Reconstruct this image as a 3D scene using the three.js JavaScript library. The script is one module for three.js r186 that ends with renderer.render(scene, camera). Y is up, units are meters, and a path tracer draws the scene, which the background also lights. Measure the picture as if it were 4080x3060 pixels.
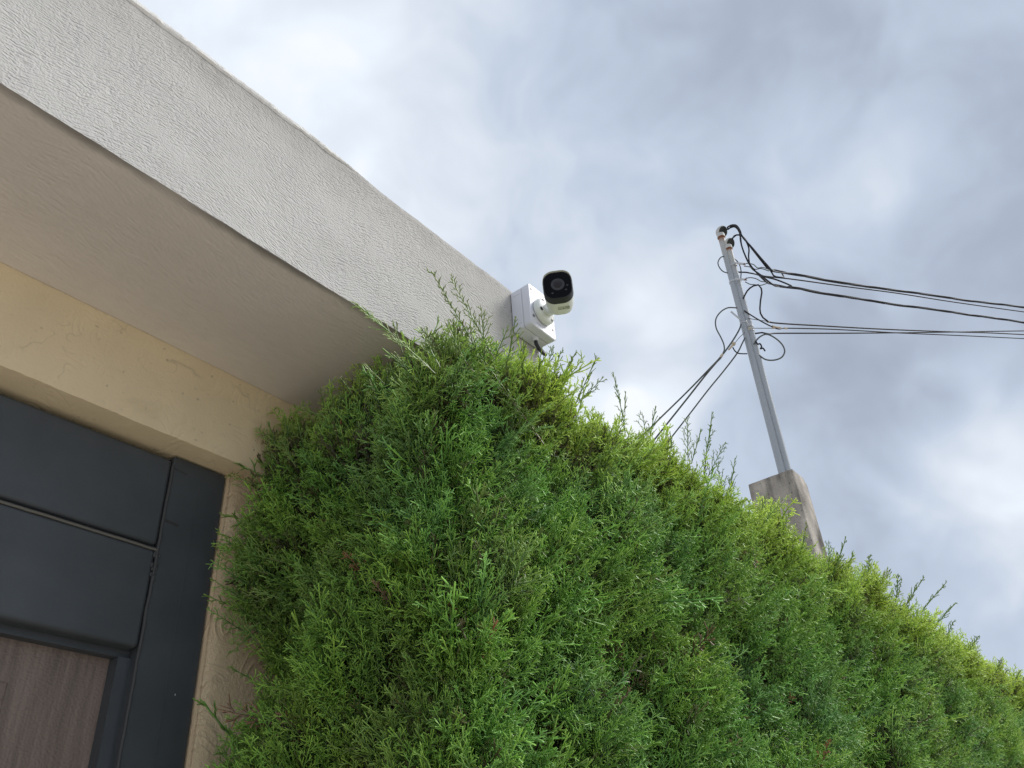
import * as THREE from 'three';
import { mergeGeometries, toCreasedNormals } from 'three/addons/utils/BufferGeometryUtils.js';
import { RoundedBoxGeometry } from 'three/addons/geometries/RoundedBoxGeometry.js';

// ------------------------------------------------------------------ camera, sky, sun, exposure
const scene = new THREE.Scene();
const EYE = new THREE.Vector3(0, 1.55, 0);
const FOCAL = 3420.826;                                   // pixels of a 4080 x 3060 picture
const RIGHT = new THREE.Vector3(0.62596, -0.060144, 0.777532);
const DOWN = new THREE.Vector3(0.407238, -0.825075, -0.391673);
const AHEAD = new THREE.Vector3(0.665079, 0.561812, -0.491972);
const camera = new THREE.PerspectiveCamera(2 * Math.atan(1530 / FOCAL) * 180 / Math.PI, 4 / 3, 0.05, 2000);
camera.position.copy(EYE);
camera.quaternion.setFromRotationMatrix(new THREE.Matrix4().makeBasis(RIGHT, DOWN.clone().negate(), AHEAD.clone().negate()));
scene.add(camera);

const renderer = new THREE.WebGLRenderer({ antialias: true });
renderer.toneMapping = THREE.LinearToneMapping;
renderer.toneMappingExposure = 1.5;
renderer.shadowMap.enabled = true;
const SUN_DIR = new THREE.Vector3(0.56, 0.74, 0.40).normalize();
const SUN_STRENGTH = 2.0;
const sun = new THREE.DirectionalLight(new THREE.Color(1.0, 0.965, 0.91), SUN_STRENGTH);
sun.position.copy(SUN_DIR).multiplyScalar(30).add(new THREE.Vector3(2, 1, -1));
sun.target.position.set(2, 1, -1);
sun.castShadow = true; sun.shadow.radius = 45;
sun.shadow.mapSize.set(2048, 2048);
Object.assign(sun.shadow.camera, { left: -10, right: 10, top: 10, bottom: -10, near: 1, far: 60 });
scene.add(sun, sun.target);

// seeded random numbers and noise
function rng(seed) { let a = seed >>> 0; return () => { a = (a + 0x6D2B79F5) >>> 0; let t = Math.imul(a ^ (a >>> 15), 1 | a); t = (t + Math.imul(t ^ (t >>> 7), 61 | t)) ^ t; return ((t ^ (t >>> 14)) >>> 0) / 4294967296; }; }
const PERM = new Uint16Array(512); { const r = rng(77), p = [...Array(256).keys()]; for (let i = 255; i > 0; i--) { const j = Math.floor(r() * (i + 1)); [p[i], p[j]] = [p[j], p[i]]; } for (let i = 0; i < 512; i++) PERM[i] = p[i & 255]; }
const GX = new Float32Array(256), GY = new Float32Array(256); for (let i = 0; i < 256; i++) { GX[i] = Math.cos(i * 2.399963); GY[i] = Math.sin(i * 2.399963); }
const fade = (t) => t * t * t * (t * (t * 6 - 15) + 10);
// gradient noise that repeats every px, py cells
function pn(x, y, px = 256, py = 256, s = 0) {
  const xi = Math.floor(x), yi = Math.floor(y), fx = x - xi, fy = y - yi, u = fade(fx), v = fade(fy);
  const X0 = ((xi % px) + px) % px, X1 = (X0 + 1) % px, Y0 = ((yi % py) + py) % py, Y1 = (Y0 + 1) % py;
  const h = (X, Y) => PERM[(PERM[(X + s * 37) & 255] + Y + s * 11) & 255];
  const a = h(X0, Y0), b = h(X1, Y0), c = h(X0, Y1), d = h(X1, Y1);
  const A = GX[a] * fx + GY[a] * fy, B = GX[b] * (fx - 1) + GY[b] * fy, C = GX[c] * fx + GY[c] * (fy - 1), D = GX[d] * (fx - 1) + GY[d] * (fy - 1);
  return 1.4 * (A + u * (B - A) + v * ((C + u * (D - C)) - (A + u * (B - A))));
}
function fbm(x, y, oct = 4, s = 0, px = 256, py = 256) { let v = 0, a = 0.5, t = 0; for (let i = 0; i < oct; i++) { v += a * pn(x, y, px, py, s + i); t += a; x *= 2; y *= 2; px *= 2; py *= 2; a *= 0.5; } return v / t; }
const clamp = (v, a = 0, b = 1) => Math.min(b, Math.max(a, v));
const smooth = (a, b, v) => { const t = clamp((v - a) / (b - a)); return t * t * (3 - 2 * t); };
const lerp = (a, b, t) => a + (b - a) * t;

// places: where the sight line through a picture point meets a plane of the real place
const sight = (px, py) => RIGHT.clone().multiplyScalar((px - 2040) / FOCAL).addScaledVector(DOWN, (py - 1530) / FOCAL).add(AHEAD);
function onZ(px, py, z) { const d = sight(px, py); return d.multiplyScalar(z / d.z).add(EYE); }
function onX(px, py, x) { const d = sight(px, py); return d.multiplyScalar(x / d.x).add(EYE); }
function onPlane(px, py, p, n) { const d = sight(px, py); return d.multiplyScalar(n.dot(p.clone().sub(EYE)) / n.dot(d)).add(EYE); }

// overcast sky
{
  const W = 2048, H = 1024, data = new Float32Array(W * H * 4);
  const lump = (x, y, s, a) => { const d = sight(x * 1.8445, y * 1.8445).normalize(); return [d.x, d.y, d.z, 1 / (2 * (s * Math.PI / 180) ** 2), a]; };
  const L = [lump(500, 40, 5, .34), lump(800, 370, 4, .42), lump(660, 190, 4, .18), lump(300, -150, 9, .3), lump(1050, 270, 8, .12), lump(1290, 880, 3.5, .34), lump(1480, 620, 5, .2), lump(1440, 830, 4, .18), lump(1870, 330, 3.5, .3), lump(1800, 390, 4, .12), lump(2080, 1050, 4, .4), lump(2000, 1000, 3, .1), lump(2190, 900, 4, .18),
    lump(1980, 150, 7, -.28), lump(2160, 560, 6, -.25), lump(1860, 930, 4.5, -.32), lump(1720, 740, 4.5, -.22), lump(1960, 1210, 3.5, -.26), lump(1240, 160, 4, -.1), lump(1560, 160, 6, -.1), lump(2050, 780, 4, -.12), lump(1700, 60, 5, -.08), lump(860, 330, 1.6, -.16), lump(2150, 1330, 4, .1)];
  const stops = [[-0.1, .35, .41, .50], [.2, .42, .485, .60], [.5, .545, .63, .765], [.75, .70, .765, .865], [1.0, .845, .91, 1.0], [1.3, 1.02, 1.04, 1.06]];
  for (let j = 0; j < H; j++) {
    const el = ((j + .5) / H - .5) * Math.PI, y = Math.sin(el), c = Math.cos(el);
    for (let i = 0; i < W; i++) {
      const az = ((i + .5) / W - .5) * 2 * Math.PI, x = Math.cos(az) * c, z = Math.sin(az) * c, k = (j * W + i) * 4;
      if (y < -0.02) { data[k] = .2; data[k + 1] = .19; data[k + 2] = .175; data[k + 3] = 1; continue; }
      const q = 1 / (1 + Math.max(y, 0)), u = x * q + 20, v = z * q + 20;      // even in every direction: no streaks
      const wx = fbm(u * 9 + 3, v * 9, 3, 1), wy = fbm(u * 9, v * 9 + 9, 3, 5);
      let t = .525 + .19 * fbm(u * 5.5 + wx * .7, v * 5.5 + wy * .7, 4, 9) + .20 * fbm(u * 13 + wx * .9, v * 13 + wy * .9, 5, 15) + .13 * fbm(u * 34 + wx, v * 34 + wy, 4, 23);
      for (const [lx, ly, lz, iv, a] of L) { const dd = 2 - 2 * (lx * x + ly * y + lz * z) + .05 * (wx + wy) * .25; if (dd * iv < 9) t += a * Math.exp(-Math.max(0, dd) * iv); }
      t += .3 * smooth(.8, 1, y);
      let s = 0; while (s < stops.length - 2 && t > stops[s + 1][0]) s++;
      const A = stops[s], B = stops[s + 1], f = clamp((t - A[0]) / (B[0] - A[0]));
      for (let n = 0; n < 3; n++) data[k + n] = lerp(A[n + 1], B[n + 1], f) / 1.5;
      data[k + 3] = 1;
    }
  }
  const sky = new THREE.DataTexture(data, W, H, THREE.RGBAFormat, THREE.FloatType);
  sky.mapping = THREE.EquirectangularReflectionMapping; sky.magFilter = THREE.LinearFilter; sky.minFilter = THREE.LinearFilter; sky.needsUpdate = true;
  scene.background = sky; scene.environment = sky;
}

// ------------------------------------------------------------------ helpers
const used = {};
const numbered = (n) => { used[n] = (used[n] ?? -1) + 1; return used[n] ? `${n}_${String(used[n]).padStart(3, '0')}` : n; };
function tag(o, label, category, group) { o.userData.label = label; o.userData.category = category; if (group) o.userData.group = group; return o; }
function thing(name, label, category, at = [0, 0, 0], group) { const g = new THREE.Group(); g.name = numbered(name); g.position.set(...(at.isVector3 ? at.toArray() : at)); scene.add(g); return tag(g, label, category, group); }
function mesh(name, geo, mat, parent = scene, label) {
  const m = new THREE.Mesh(geo, mat); m.name = parent === scene ? numbered(name) : name; m.castShadow = m.receiveShadow = true; if (label) m.userData.label = label;
  // geometry is made in world places; a part hangs under its thing's base
  if (parent !== scene) { parent.updateWorldMatrix(true, false); m.applyMatrix4(parent.matrixWorld.clone().invert()); }
  parent.add(m); return m;
}
function texture(w, h, fn, srgb = false) {
  const d = new Uint8Array(w * h * 4);
  for (let j = 0; j < h; j++) for (let i = 0; i < w; i++) { const c = fn(i / w, j / h), k = (j * w + i) * 4; if (typeof c === 'number') d[k] = d[k + 1] = d[k + 2] = clamp(c) * 255; else for (let n = 0; n < 3; n++) d[k + n] = clamp(c[n]) * 255; d[k + 3] = 255; }
  const t = new THREE.DataTexture(d, w, h, THREE.RGBAFormat); t.magFilter = THREE.LinearFilter; t.minFilter = THREE.LinearFilter; t.wrapS = t.wrapT = THREE.RepeatWrapping; if (srgb) t.colorSpace = THREE.SRGBColorSpace; t.needsUpdate = true; return t;
}
const rep = (t, sx, sy) => { const c = t.clone(); c.repeat.set(sx, sy); c.needsUpdate = true; return c; };   // uv are metres
const lin = (r, g, b) => new THREE.Color().setRGB(r, g, b);
const std = (o) => new THREE.MeshStandardMaterial(o);
const V = (x, y, z) => new THREE.Vector3(x, y, z);

// a closed profile [[y, z], ...] swept along x; push(x, y, z, k) returns the moved [y, z]; uv = metres along x and round the profile
function sweepX(profile, x0, x1, n, push, caps = true, crease = .7) {
  const P = [], U = [], m = profile.length, cum = [0];
  for (let k = 0; k < m; k++) { const a = profile[k], b = profile[(k + 1) % m]; cum.push(cum[k] + Math.hypot(a[0] - b[0], a[1] - b[1])); }
  const pt = (i, k) => { const x = lerp(x0, x1, i / n), [y, z] = profile[k % m], q = push ? push(x, y, z, k % m) : [y, z]; return [x, q[0], q[1]]; };
  for (let i = 0; i < n; i++) for (let k = 0; k < m; k++) {
    const a = pt(i, k), b = pt(i + 1, k), c = pt(i + 1, k + 1), d = pt(i, k + 1), ua = [a[0], cum[k]], ub = [b[0], cum[k]], uc = [c[0], cum[k + 1]], ud = [d[0], cum[k + 1]];
    P.push(...a, ...c, ...b, ...a, ...d, ...c); U.push(...ua, ...uc, ...ub, ...ua, ...ud, ...uc);
  }
  if (caps) for (const [i, f] of [[0, 0], [n, 1]]) for (let k = 1; k < m - 1; k++) {
    const t = [pt(i, 0), pt(i, k), pt(i, k + 1)]; if (f) t.reverse();
    for (const q of t) { P.push(...q); U.push(q[2], q[1]); }
  }
  const g = new THREE.BufferGeometry(); g.setAttribute('position', new THREE.Float32BufferAttribute(P, 3)); g.setAttribute('uv', new THREE.Float32BufferAttribute(U, 2)); g.computeVertexNormals();
  return toCreasedNormals(g, crease);
}
function box(x0, x1, y0, y1, z0, z1, r = 0) {
  const g = r ? new RoundedBoxGeometry(x1 - x0, y1 - y0, z1 - z0, 3, r) : new THREE.BoxGeometry(x1 - x0, y1 - y0, z1 - z0);
  g.translate((x0 + x1) / 2, (y0 + y1) / 2, (z0 + z1) / 2);
  const p = g.attributes.position, nn = g.attributes.normal, uv = g.attributes.uv;
  for (let i = 0; i < p.count; i++) { const ax = Math.abs(nn.getX(i)), ay = Math.abs(nn.getY(i)), az = Math.abs(nn.getZ(i)); if (az >= ax && az >= ay) uv.setXY(i, p.getX(i), p.getY(i)); else if (ax > ay) uv.setXY(i, p.getZ(i), p.getY(i)); else uv.setXY(i, p.getX(i), p.getZ(i)); }
  return g;
}
const merged = (list) => mergeGeometries(list.map((g) => { const c = g.index ? g.toNonIndexed() : g; for (const k of Object.keys(c.attributes)) if (!['position', 'normal', 'uv'].includes(k)) c.deleteAttribute(k); return c; }));
function tube(points, r, closed = false, n = 0, sides = 7) { const c = new THREE.CatmullRomCurve3(points, closed, 'centripetal'); return new THREE.TubeGeometry(c, n || points.length * 7, r, sides, closed); }
function rod(a, b, r0, r1 = r0, sides = 20, open = false) { const d = b.clone().sub(a), g = new THREE.CylinderGeometry(r1, r0, d.length(), sides, 1, open); g.applyQuaternion(new THREE.Quaternion().setFromUnitVectors(V(0, 1, 0), d.clone().normalize())); const m = a.clone().add(b).multiplyScalar(.5); return g.translate(m.x, m.y, m.z); }

// ------------------------------------------------------------------ materials
// combed render on the fascia: short ridges that run along the beam
const combed = texture(1024, 1024, (u, v) => {
  const wx = pn(u * 14, v * 14, 14, 14, 3) * .018, wy = pn(u * 14, v * 14, 14, 14, 5) * .008, U = u + wx, W = v + wy + .05 * Math.sin(u * 6.2832);
  const a = pn(U * 44, W * 150, 44, 150, 1), b = pn(U * 96, W * 230, 96, 230, 2), c = pn(u * 190, v * 250, 190, 250, 7), m = smooth(-1.1, .35, pn(u * 6, v * 9, 6, 9, 4) + .5 * pn(u * 21, v * 30, 21, 30, 14));
  return .42 + (.25 + .75 * m) * (.24 * Math.max(a, -.2) + .20 * Math.max(b, -.25)) + .09 * c + .22 * Math.max(0, pn(u * 110, v * 110, 110, 110, 16) - .5) + .08 * pn(u * 8, v * 8, 8, 8, 6);
});
const trowel = texture(1024, 1024, (u, v) => {
  // swept arcs of a trowel, with torn ridges and grit
  const wx = pn(u * 4, v * 4, 4, 4, 1) * .09, wy = pn(u * 4, v * 4, 4, 4, 2) * .09;
  const r = Math.hypot((((u + wx) * 2) % 1 + 1) % 1 - .9, ((v + wy) * 2 % 1 + 1) % 1 - .1);
  const arcs = Math.pow(Math.abs(Math.sin(r * 26 + pn(u * 9, v * 9, 9, 9, 5) * 2.2)), 7) * smooth(-.15, .35, pn(u * 6, v * 6, 6, 6, 8));
  const torn = Math.pow(1 - Math.abs(pn(u * 14 + wx * 20, v * 14 + wy * 20, 14, 14, 12)), 9) * smooth(0, .4, pn(u * 5, v * 5, 5, 5, 13));
  return .4 + .28 * arcs + .22 * torn + .10 * pn(u * 60, v * 60, 60, 60, 3) + .07 * pn(u * 140, v * 140, 140, 140, 4) + .10 * pn(u * 7, v * 7, 7, 7, 9);
});
const fasciaTone = texture(1024, 512, (u, v) => { const g = .5 + .5 * fbm(u * 6, v * 6, 5, 2, 6, 6), d = smooth(.62, .9, .5 + .5 * fbm(u * 9, v * 18, 4, 9, 9, 18)); const vm = v * .9 + .05 * fbm(u * 20, v * 9, 4, 33, 20, 9), w = .045 * smooth(.16, .37, vm) + .06 * smooth(.31, .372, vm) * (.6 + .5 * fbm(u * 14, v * 10, 4, 35, 14, 10)); const s = .745 + .07 * (g - .5) - .06 * d - w; return [s, s * (.99 - .1 * w), s * (.968 - .25 * w)]; }, true);
const M = {};
M.fascia = std({ color: 0xffffff, map: rep(fasciaTone, 1 / 1.7, 1 / .9), bumpMap: rep(combed, 1 / .62, 1 / .62), bumpScale: .0055, roughness: .88 });
M.soffit = std({ color: 0xffffff, map: texture(2048, 512, (u, v) => {
  // v = 0 at the fascia edge: a dirty drip line with a ragged border
  const x = u * 3, y = v * .37, rag = .020 + .012 * fbm(x * 7, 0, 3, 4) + .006 * fbm(x * 30, 5, 3, 6), line = (1 - smooth(rag * .1, rag * 1.2, y)) * (.85 + .5 * fbm(x * 3.3, 2, 2, 8));
  const t = .87 + .035 * fbm(x * 3, y * 3, 4, 3) + .015 * fbm(x * 30, y * 60, 2, 5), k = 1 - .42 * clamp(line) * (.55 + .45 * smooth(-.3, .3, fbm(x * 4, 1, 3, 12))), spot = Math.max(0, pn(x * 26, y * 26, 256, 256, 11) - .86) * 4;
  return [t * k - spot, t * .968 * k - spot, t * .93 * k - spot];
}, true), bumpMap: rep(combed, 3 / 1.1, .37 / 1.1), bumpScale: .0018, roughness: .9 });
const creamTone = texture(1024, 1024, (u, v) => {
  const n = fbm(u * 5, v * 5, 5, 3, 5, 5), stain = smooth(.2, .7, fbm(u * 4, v * 7, 4, 21, 4, 7)), hair = Math.pow(1 - Math.abs(pn(u * 11 + pn(u * 30, v * 30, 30, 30, 5) * .5, v * 7, 11, 7, 15)), 40) * smooth(.1, .5, pn(u * 9, v * 9, 9, 9, 17)), dot = Math.max(0, pn(u * 70, v * 70, 70, 70, 19) - .62) * 1.6;
  const k = 1 + .05 * n - .07 * stain - .13 * hair - .35 * dot; return [.88 * k, .81 * k - .01 * stain, .675 * k - .02 * stain];
}, true);
M.cream = std({ color: 0xffffff, map: rep(creamTone, 1 / .8, 1 / .8), bumpMap: rep(trowel, 1 / .36, 1 / .36), bumpScale: .0016, roughness: .88 });
M.creamRough = std({ color: lin(.94, .9, .9), map: rep(creamTone, 1 / .8, 1 / .8), bumpMap: rep(trowel, 1 / .38, 1 / .38), bumpScale: .0042, roughness: .9 });
M.lip = std({ color: lin(.78, .775, .75), bumpMap: rep(trowel, 1 / .2, 1 / .2), bumpScale: .002, roughness: .9 });
const doorTone = texture(512, 512, (u, v) => { const n = fbm(u * 6, v * 6, 5, 31, 6, 6), g = Math.max(0, pn(u * 90, v * 90, 90, 90, 33) - .78) * .5; const s = .285 + .028 * n + g * .35; return [s * .95, s * 1.02, s * 1.08]; }, true);
const doorDust = texture(512, 512, (u, v) => .52 + .12 * fbm(u * 5, v * 5, 4, 35, 5, 5) + .06 * pn(u * 100, v * 100, 100, 100, 37));
M.steel = std({ color: 0xffffff, map: rep(doorTone, 1 / .5, 1 / .5), roughnessMap: rep(doorDust, 1 / .5, 1 / .5), roughness: 1, metalness: .1, bumpMap: rep(doorDust, 1 / .3, 1 / .3), bumpScale: .0006 });
M.weld = std({ color: lin(.05, .053, .056), roughness: .7 });
M.dust = std({ color: lin(.15, .14, .12), roughness: .95 });
M.gap = std({ color: lin(.012, .01, .008), roughness: 1 });
const grain = texture(512, 1024, (u, v) => { const w = pn(u * 6, v * 2, 6, 2, 41) * .25, g = pn(u * 26 + w * 6, v * 2.0, 26, 2, 43), f = pn(u * 90, v * 7, 90, 7, 45); const s = 1 + .13 * g + .08 * f; return [.46 * s, .408 * s, .375 * s]; }, true);
const pebble = texture(512, 512, (u, v) => .5 + .3 * pn(u * 60, v * 60, 60, 60, 47) + .2 * pn(u * 24, v * 90, 24, 90, 49));
M.woodPanel = std({ color: 0xffffff, map: rep(grain, 1 / .34, 1 / .6), bumpMap: rep(pebble, 1 / .25, 1 / .25), bumpScale: .0012, roughness: .62 });
const concreteTone = texture(512, 1024, (u, v) => {
  const n = fbm(u * 5, v * 5, 6, 51, 5, 5), run = smooth(.0, .6, fbm(u * 9, v * 1.0, 3, 53, 9, 1)), pit = Math.max(0, pn(u * 44, v * 44, 44, 44, 55) - .55) * 1.6, dark = smooth(.1, .6, fbm(u * 3, v * 4, 4, 57, 3, 4));
  const s = .66 + .26 * n - .17 * run - .6 * pit - .26 * dark; return [s, s * .96, s * .905];
}, true);
M.concrete = std({ color: 0xffffff, map: rep(concreteTone, 1 / .5, 1 / .9), bumpMap: rep(trowel, 1 / .4, 1 / .4), bumpScale: .005, roughness: .95 });
M.ground = std({ color: lin(.52, .47, .41), bumpMap: rep(combed, 1 / .8, 1 / .8), bumpScale: .004, roughness: .95 });
M.boxWhite = std({ color: lin(.68, .69, .76), roughness: .38 });
M.camWhite = std({ color: lin(.76, .78, .74), roughness: .36 });
M.seam = std({ color: lin(.5, .5, .54), roughness: .6 });
M.rimDark = std({ color: lin(.012, .014, .019), roughness: .6 });
M.glassBlack = new THREE.MeshPhysicalMaterial({ color: lin(.004, .004, .006), roughness: .15, specularIntensity: .16 });
M.lensRing = std({ color: lin(.02, .02, .025), roughness: .35 });
M.lensGlass = new THREE.MeshPhysicalMaterial({ color: lin(.016, .012, .014), roughness: .06, specularIntensity: .6 });
M.screw = std({ color: lin(.2, .19, .185), roughness: .5, metalness: .4 });
M.hole = std({ color: lin(.03, .02, .015), roughness: .9 });
M.blackRubber = std({ color: lin(.018, .019, .022), roughness: .5 });
M.wireBlack = std({ color: lin(.012, .013, .018), roughness: .75 });
M.wireGrey = std({ color: lin(.085, .10, .10), roughness: .7 });
M.wireThin = std({ color: lin(.17, .17, .17), roughness: .5, metalness: .4 });
M.galv = std({ color: lin(.5, .51, .52), roughness: .5, metalness: .35, bumpMap: rep(pebble, 20, 20), bumpScale: .0004 });
M.beige = std({ color: lin(.52, .45, .34), roughness: .6 });
M.pipe = std({ color: 0xffffff, vertexColors: true, roughness: .55, metalness: .15 });
M.headWhite = std({ color: lin(.52, .52, .50), roughness: .5, bumpMap: rep(pebble, 2, 2), bumpScale: .001 });
M.rust = std({ color: lin(.19, .065, .024), roughness: .9 });
M.insulator = std({ color: lin(.022, .026, .022), roughness: .55 });

// ------------------------------------------------------------------ ground
{
  const g = new THREE.PlaneGeometry(600, 600); g.rotateX(-Math.PI / 2); const uv = g.attributes.uv; for (let i = 0; i < uv.count; i++) uv.setXY(i, uv.getX(i) * 600, uv.getY(i) * 600);
  mesh('ground', g, M.ground).userData.kind = 'structure';
}

// ------------------------------------------------------------------ house: roof slab, beam, pillars, door
const GY0 = EYE.y;                                        // heights below were surveyed from the eye
const TOP = GY0 + 1.4525, SOF = GY0 + 1.0832, LINT = GY0 + .8875, ENDX = 1.478, WALLX = -5.5;
const house = thing('house', 'cream rendered house with white concrete roof overhang and dark steel door', 'house', [0, 0, -1.364]);
{
  // roof slab: the front face leans nowhere; its edges wander by a few millimetres and are chipped
  const wav = (x, s, a) => a * (.6 * fbm(x * 2.3, s, 3, s) + .5 * fbm(x * 11, s, 3, s + 5)) + a * .5 * Math.max(0, pn(x * 24, s, 256, 256, s + 3) - .2);
  const edge = (x) => smooth(-2, -1, x) * 1;
  const prof = [[SOF + .004, -1.001], [SOF + .0005, -.9995], [SOF + .012, -1.0], [SOF + .12, -1.0], [SOF + .25, -1.0], [TOP - .02, -1.0], [TOP - .006, -1.0015], [TOP - .001, -1.006], [TOP, -1.02], [TOP, -1.4], [TOP, -5.4], [SOF + .02, -5.4], [SOF + .02, -1.012]];
  const g = sweepX(prof, WALLX, ENDX, 900, (x, y, z, k) => {
    if (k <= 2) return [y + wav(x, 3, .0055) * (k < 2 ? 1 : .4), z + wav(x, 7, .003)];
    if (k <= 4) return [y, z + .003 * fbm(x * 1.7, y * 3, 2, 5)];
    if (k <= 8) return [y + wav(x, 13, .005), z + wav(x, 17, .004)];
    return [y, z];
  });
  mesh('roof_slab', g, M.fascia, house);
  // smear of brighter mortar along the slab's upper front edge
  const P = [], U = [], n = 220, xa = .10, xb = .965, rows = 5;
  const lipPt = (i, j) => { const x = lerp(xa, xb, i / n), w = (.0165 + .007 * fbm(x * 9, 3, 3, 61) + .003 * fbm(x * 60, 3, 2, 63)) * smooth(xb, xb - .28, x) * smooth(xa, xa + .02, x) + .0004, t = j / (rows - 1), yt = TOP + .004 * smooth(xb, xb - .3, x) + wav(x, 13, .005) + .002 * fbm(x * 40, 1, 2, 67); const th = .0035 * Math.sin(Math.PI * clamp(t * .9 + .05)) + (j === 0 ? -.012 : 0) + (j === rows - 1 ? -.004 : 0) + .0012 * fbm(x * 50, t * 3, 2, 65); const tp = smooth(xb, xb - .22, x) * smooth(xa, xa + .03, x); return [x, yt - w * t - .002 * (1 - tp), -1.0 + (.001 + th) * tp - .006 * (1 - tp)]; };
  for (let i = 0; i < n; i++) for (let j = 0; j < rows - 1; j++) { const a = lipPt(i, j), b = lipPt(i + 1, j), c = lipPt(i + 1, j + 1), d = lipPt(i, j + 1); P.push(...a, ...d, ...b, ...b, ...d, ...c); for (const q of [a, d, b, b, d, c]) U.push(q[0], q[1]); }
  const lg = new THREE.BufferGeometry(); lg.setAttribute('position', new THREE.Float32BufferAttribute(P, 3)); lg.setAttribute('uv', new THREE.Float32BufferAttribute(U, 2)); lg.computeVertexNormals();
  mesh('mortar_lip', toCreasedNormals(lg, .8), M.lip, house);
  // soffit
  const sg = new THREE.PlaneGeometry(ENDX - WALLX, .361, 240, 24), p = sg.attributes.position, uv = sg.attributes.uv;
  for (let i = 0; i < p.count; i++) { const x = p.getX(i) + (ENDX + WALLX) / 2, d = .1805 - p.getY(i); p.setXYZ(i, x, SOF + .001 + wav(x, 3, .0055) * (1 - smooth(0, .05, d)) + .0025 * fbm(x * 2, d * 5, 3, 71) * smooth(0, .02, d), -.9992 - d * 1.008); uv.setXY(i, x / 3, d / .37); }
  sg.computeVertexNormals(); { const idx = sg.index.array; for (let i = 0; i < idx.length; i += 3) [idx[i], idx[i + 1]] = [idx[i + 1], idx[i]]; sg.computeVertexNormals(); }
  mesh('soffit', sg, M.soffit, house);
  // beam over the door
  const bp = [[LINT, -1.43], [LINT, -1.37], [LINT + .001, -1.366], [LINT + .006, -1.364], [LINT + .08, -1.364], [SOF + .003, -1.364], [SOF + .003, -1.56], [LINT, -1.56]];
  const bg = sweepX(bp, WALLX, ENDX, 700, (x, y, z, k) => k >= 1 && k <= 3 ? [y + wav(x, 23, .006), z + wav(x, 27, .003)] : k === 4 ? [y, z + .0025 * fbm(x * 2, 4, 2, 73)] : [y, z], true, .5);
  mesh('beam', bg, M.cream, house);
  // pillars, side and back walls
  const pil = (x0, x1) => { const g = new THREE.PlaneGeometry(x1 - x0, LINT, 60, 240), q = g.attributes.position, t = g.attributes.uv; for (let i = 0; i < q.count; i++) { const x = q.getX(i) + (x0 + x1) / 2, y = q.getY(i) + LINT / 2; const e = smooth(.02, 0, x - x0); q.setXYZ(i, x + (e > .99 ? .0025 * fbm(y * 14, 3, 3, 81) + .002 : 0), y, -1.405 - .004 * e + .003 * fbm(x * 6, y * 6, 3, 79)); t.setXY(i, x, y); } g.computeVertexNormals(); return g; };
  mesh('wall', merged([pil(.899, ENDX), box(.8995, ENDX, 0, LINT, -1.62, -1.412), pil(WALLX, -1.82), box(WALLX, -1.8195, 0, LINT, -1.62, -1.412), box(ENDX - .16, ENDX - .002, 0, SOF, -5.2, -1.621), box(WALLX + .002, WALLX + .16, 0, SOF, -5.2, -1.621), box(WALLX, ENDX, 0, SOF, -5.36, -5.201), box(WALLX, ENDX - .002, LINT - .001, SOF, -1.62, -1.561)]), M.creamRough, house);
  // steel door: stiles, two top panels over an inset wood-look panel
  const door = new THREE.Group(); door.name = 'door'; house.add(door); house.updateWorldMatrix(true, true);
  const Z = -1.42, S0 = .776, S1 = .8965;
  for (const [a, b] of [[S0, S1], [-1.816, -1.696]]) mesh('stile', merged([box(a, b, .01, LINT - .003, Z - .05, Z, .004), box(a + .061, a + .0635, .01, LINT - .02, Z, Z + .0008)]), M.steel, door);
  const panels = [[GY0 + .692, LINT - .0125, 'top_rail'], [GY0 + .500, GY0 + .6835, 'lower_rail']];
  for (const [y0, y1, nm] of panels) mesh(nm, box(-1.6955, S0 - .0008, y0, y1, Z - .045, Z - .001, .009), M.steel, door);
  mesh('groove', box(-1.6955, S0 - .001, GY0 + .68, GY0 + .696, Z - .04, Z - .012), M.steel, door);
  mesh('dust_line', sweepX([[GY0 + .6815, Z - .012], [GY0 + .6805, Z + .0002], [GY0 + .6835, Z + .0002], [GY0 + .687, Z - .004], [GY0 + .686, Z - .012]], -1.69, S0 - .001, 300, (x, y, z) => [y + .0016 * fbm(x * 18, 4, 3, 83), z + .0012 * fbm(x * 25, y * 3, 3, 85)]), M.dust, door);
  // weld bead down the joint of stile and rails
  { const r = rng(5), pts = []; for (let y = GY0 + .10; y < LINT - .02; y += .006) pts.push(V(S0 + .0005 + .0012 * fbm(y * 20, 1, 3, 87), y, Z - .001 + .0022 * fbm(y * 30, 4, 3, 89))); mesh('weld_bead', tube(pts, .0034, false, pts.length * 2, 6), M.weld, door);
    const blobs = []; for (let i = 0; i < 22; i++) { const y = GY0 + .675 - .1 * r() * r(), g = new THREE.SphereGeometry(.002 + .0016 * r(), 8, 6); g.scale(1, 1.5, .6); g.translate(S0 + (r() - .5) * .012, y, Z); blobs.push(g); } for (const y of [.855, .745, .742]) { const g = new THREE.CapsuleGeometry(.0012, .03, 3, 6); g.rotateZ(1.48); g.translate(S0 + .017, GY0 + y, Z + .0004); blobs.push(g); } mesh('weld_spatter', merged(blobs), M.weld, door); }
  const inset = mesh('inset_panel', box(-1.69, S0 + .02, .12, GY0 + .505, Z - .075, Z - .05), M.woodPanel, door);
  mesh('inset_bevel', merged([box(.752, S0 + .003, .12, GY0 + .486, Z - .052, Z - .022), box(-1.69, S0, GY0 + .487, GY0 + .503, Z - .05, Z - .030)]), M.steel, door);
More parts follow.
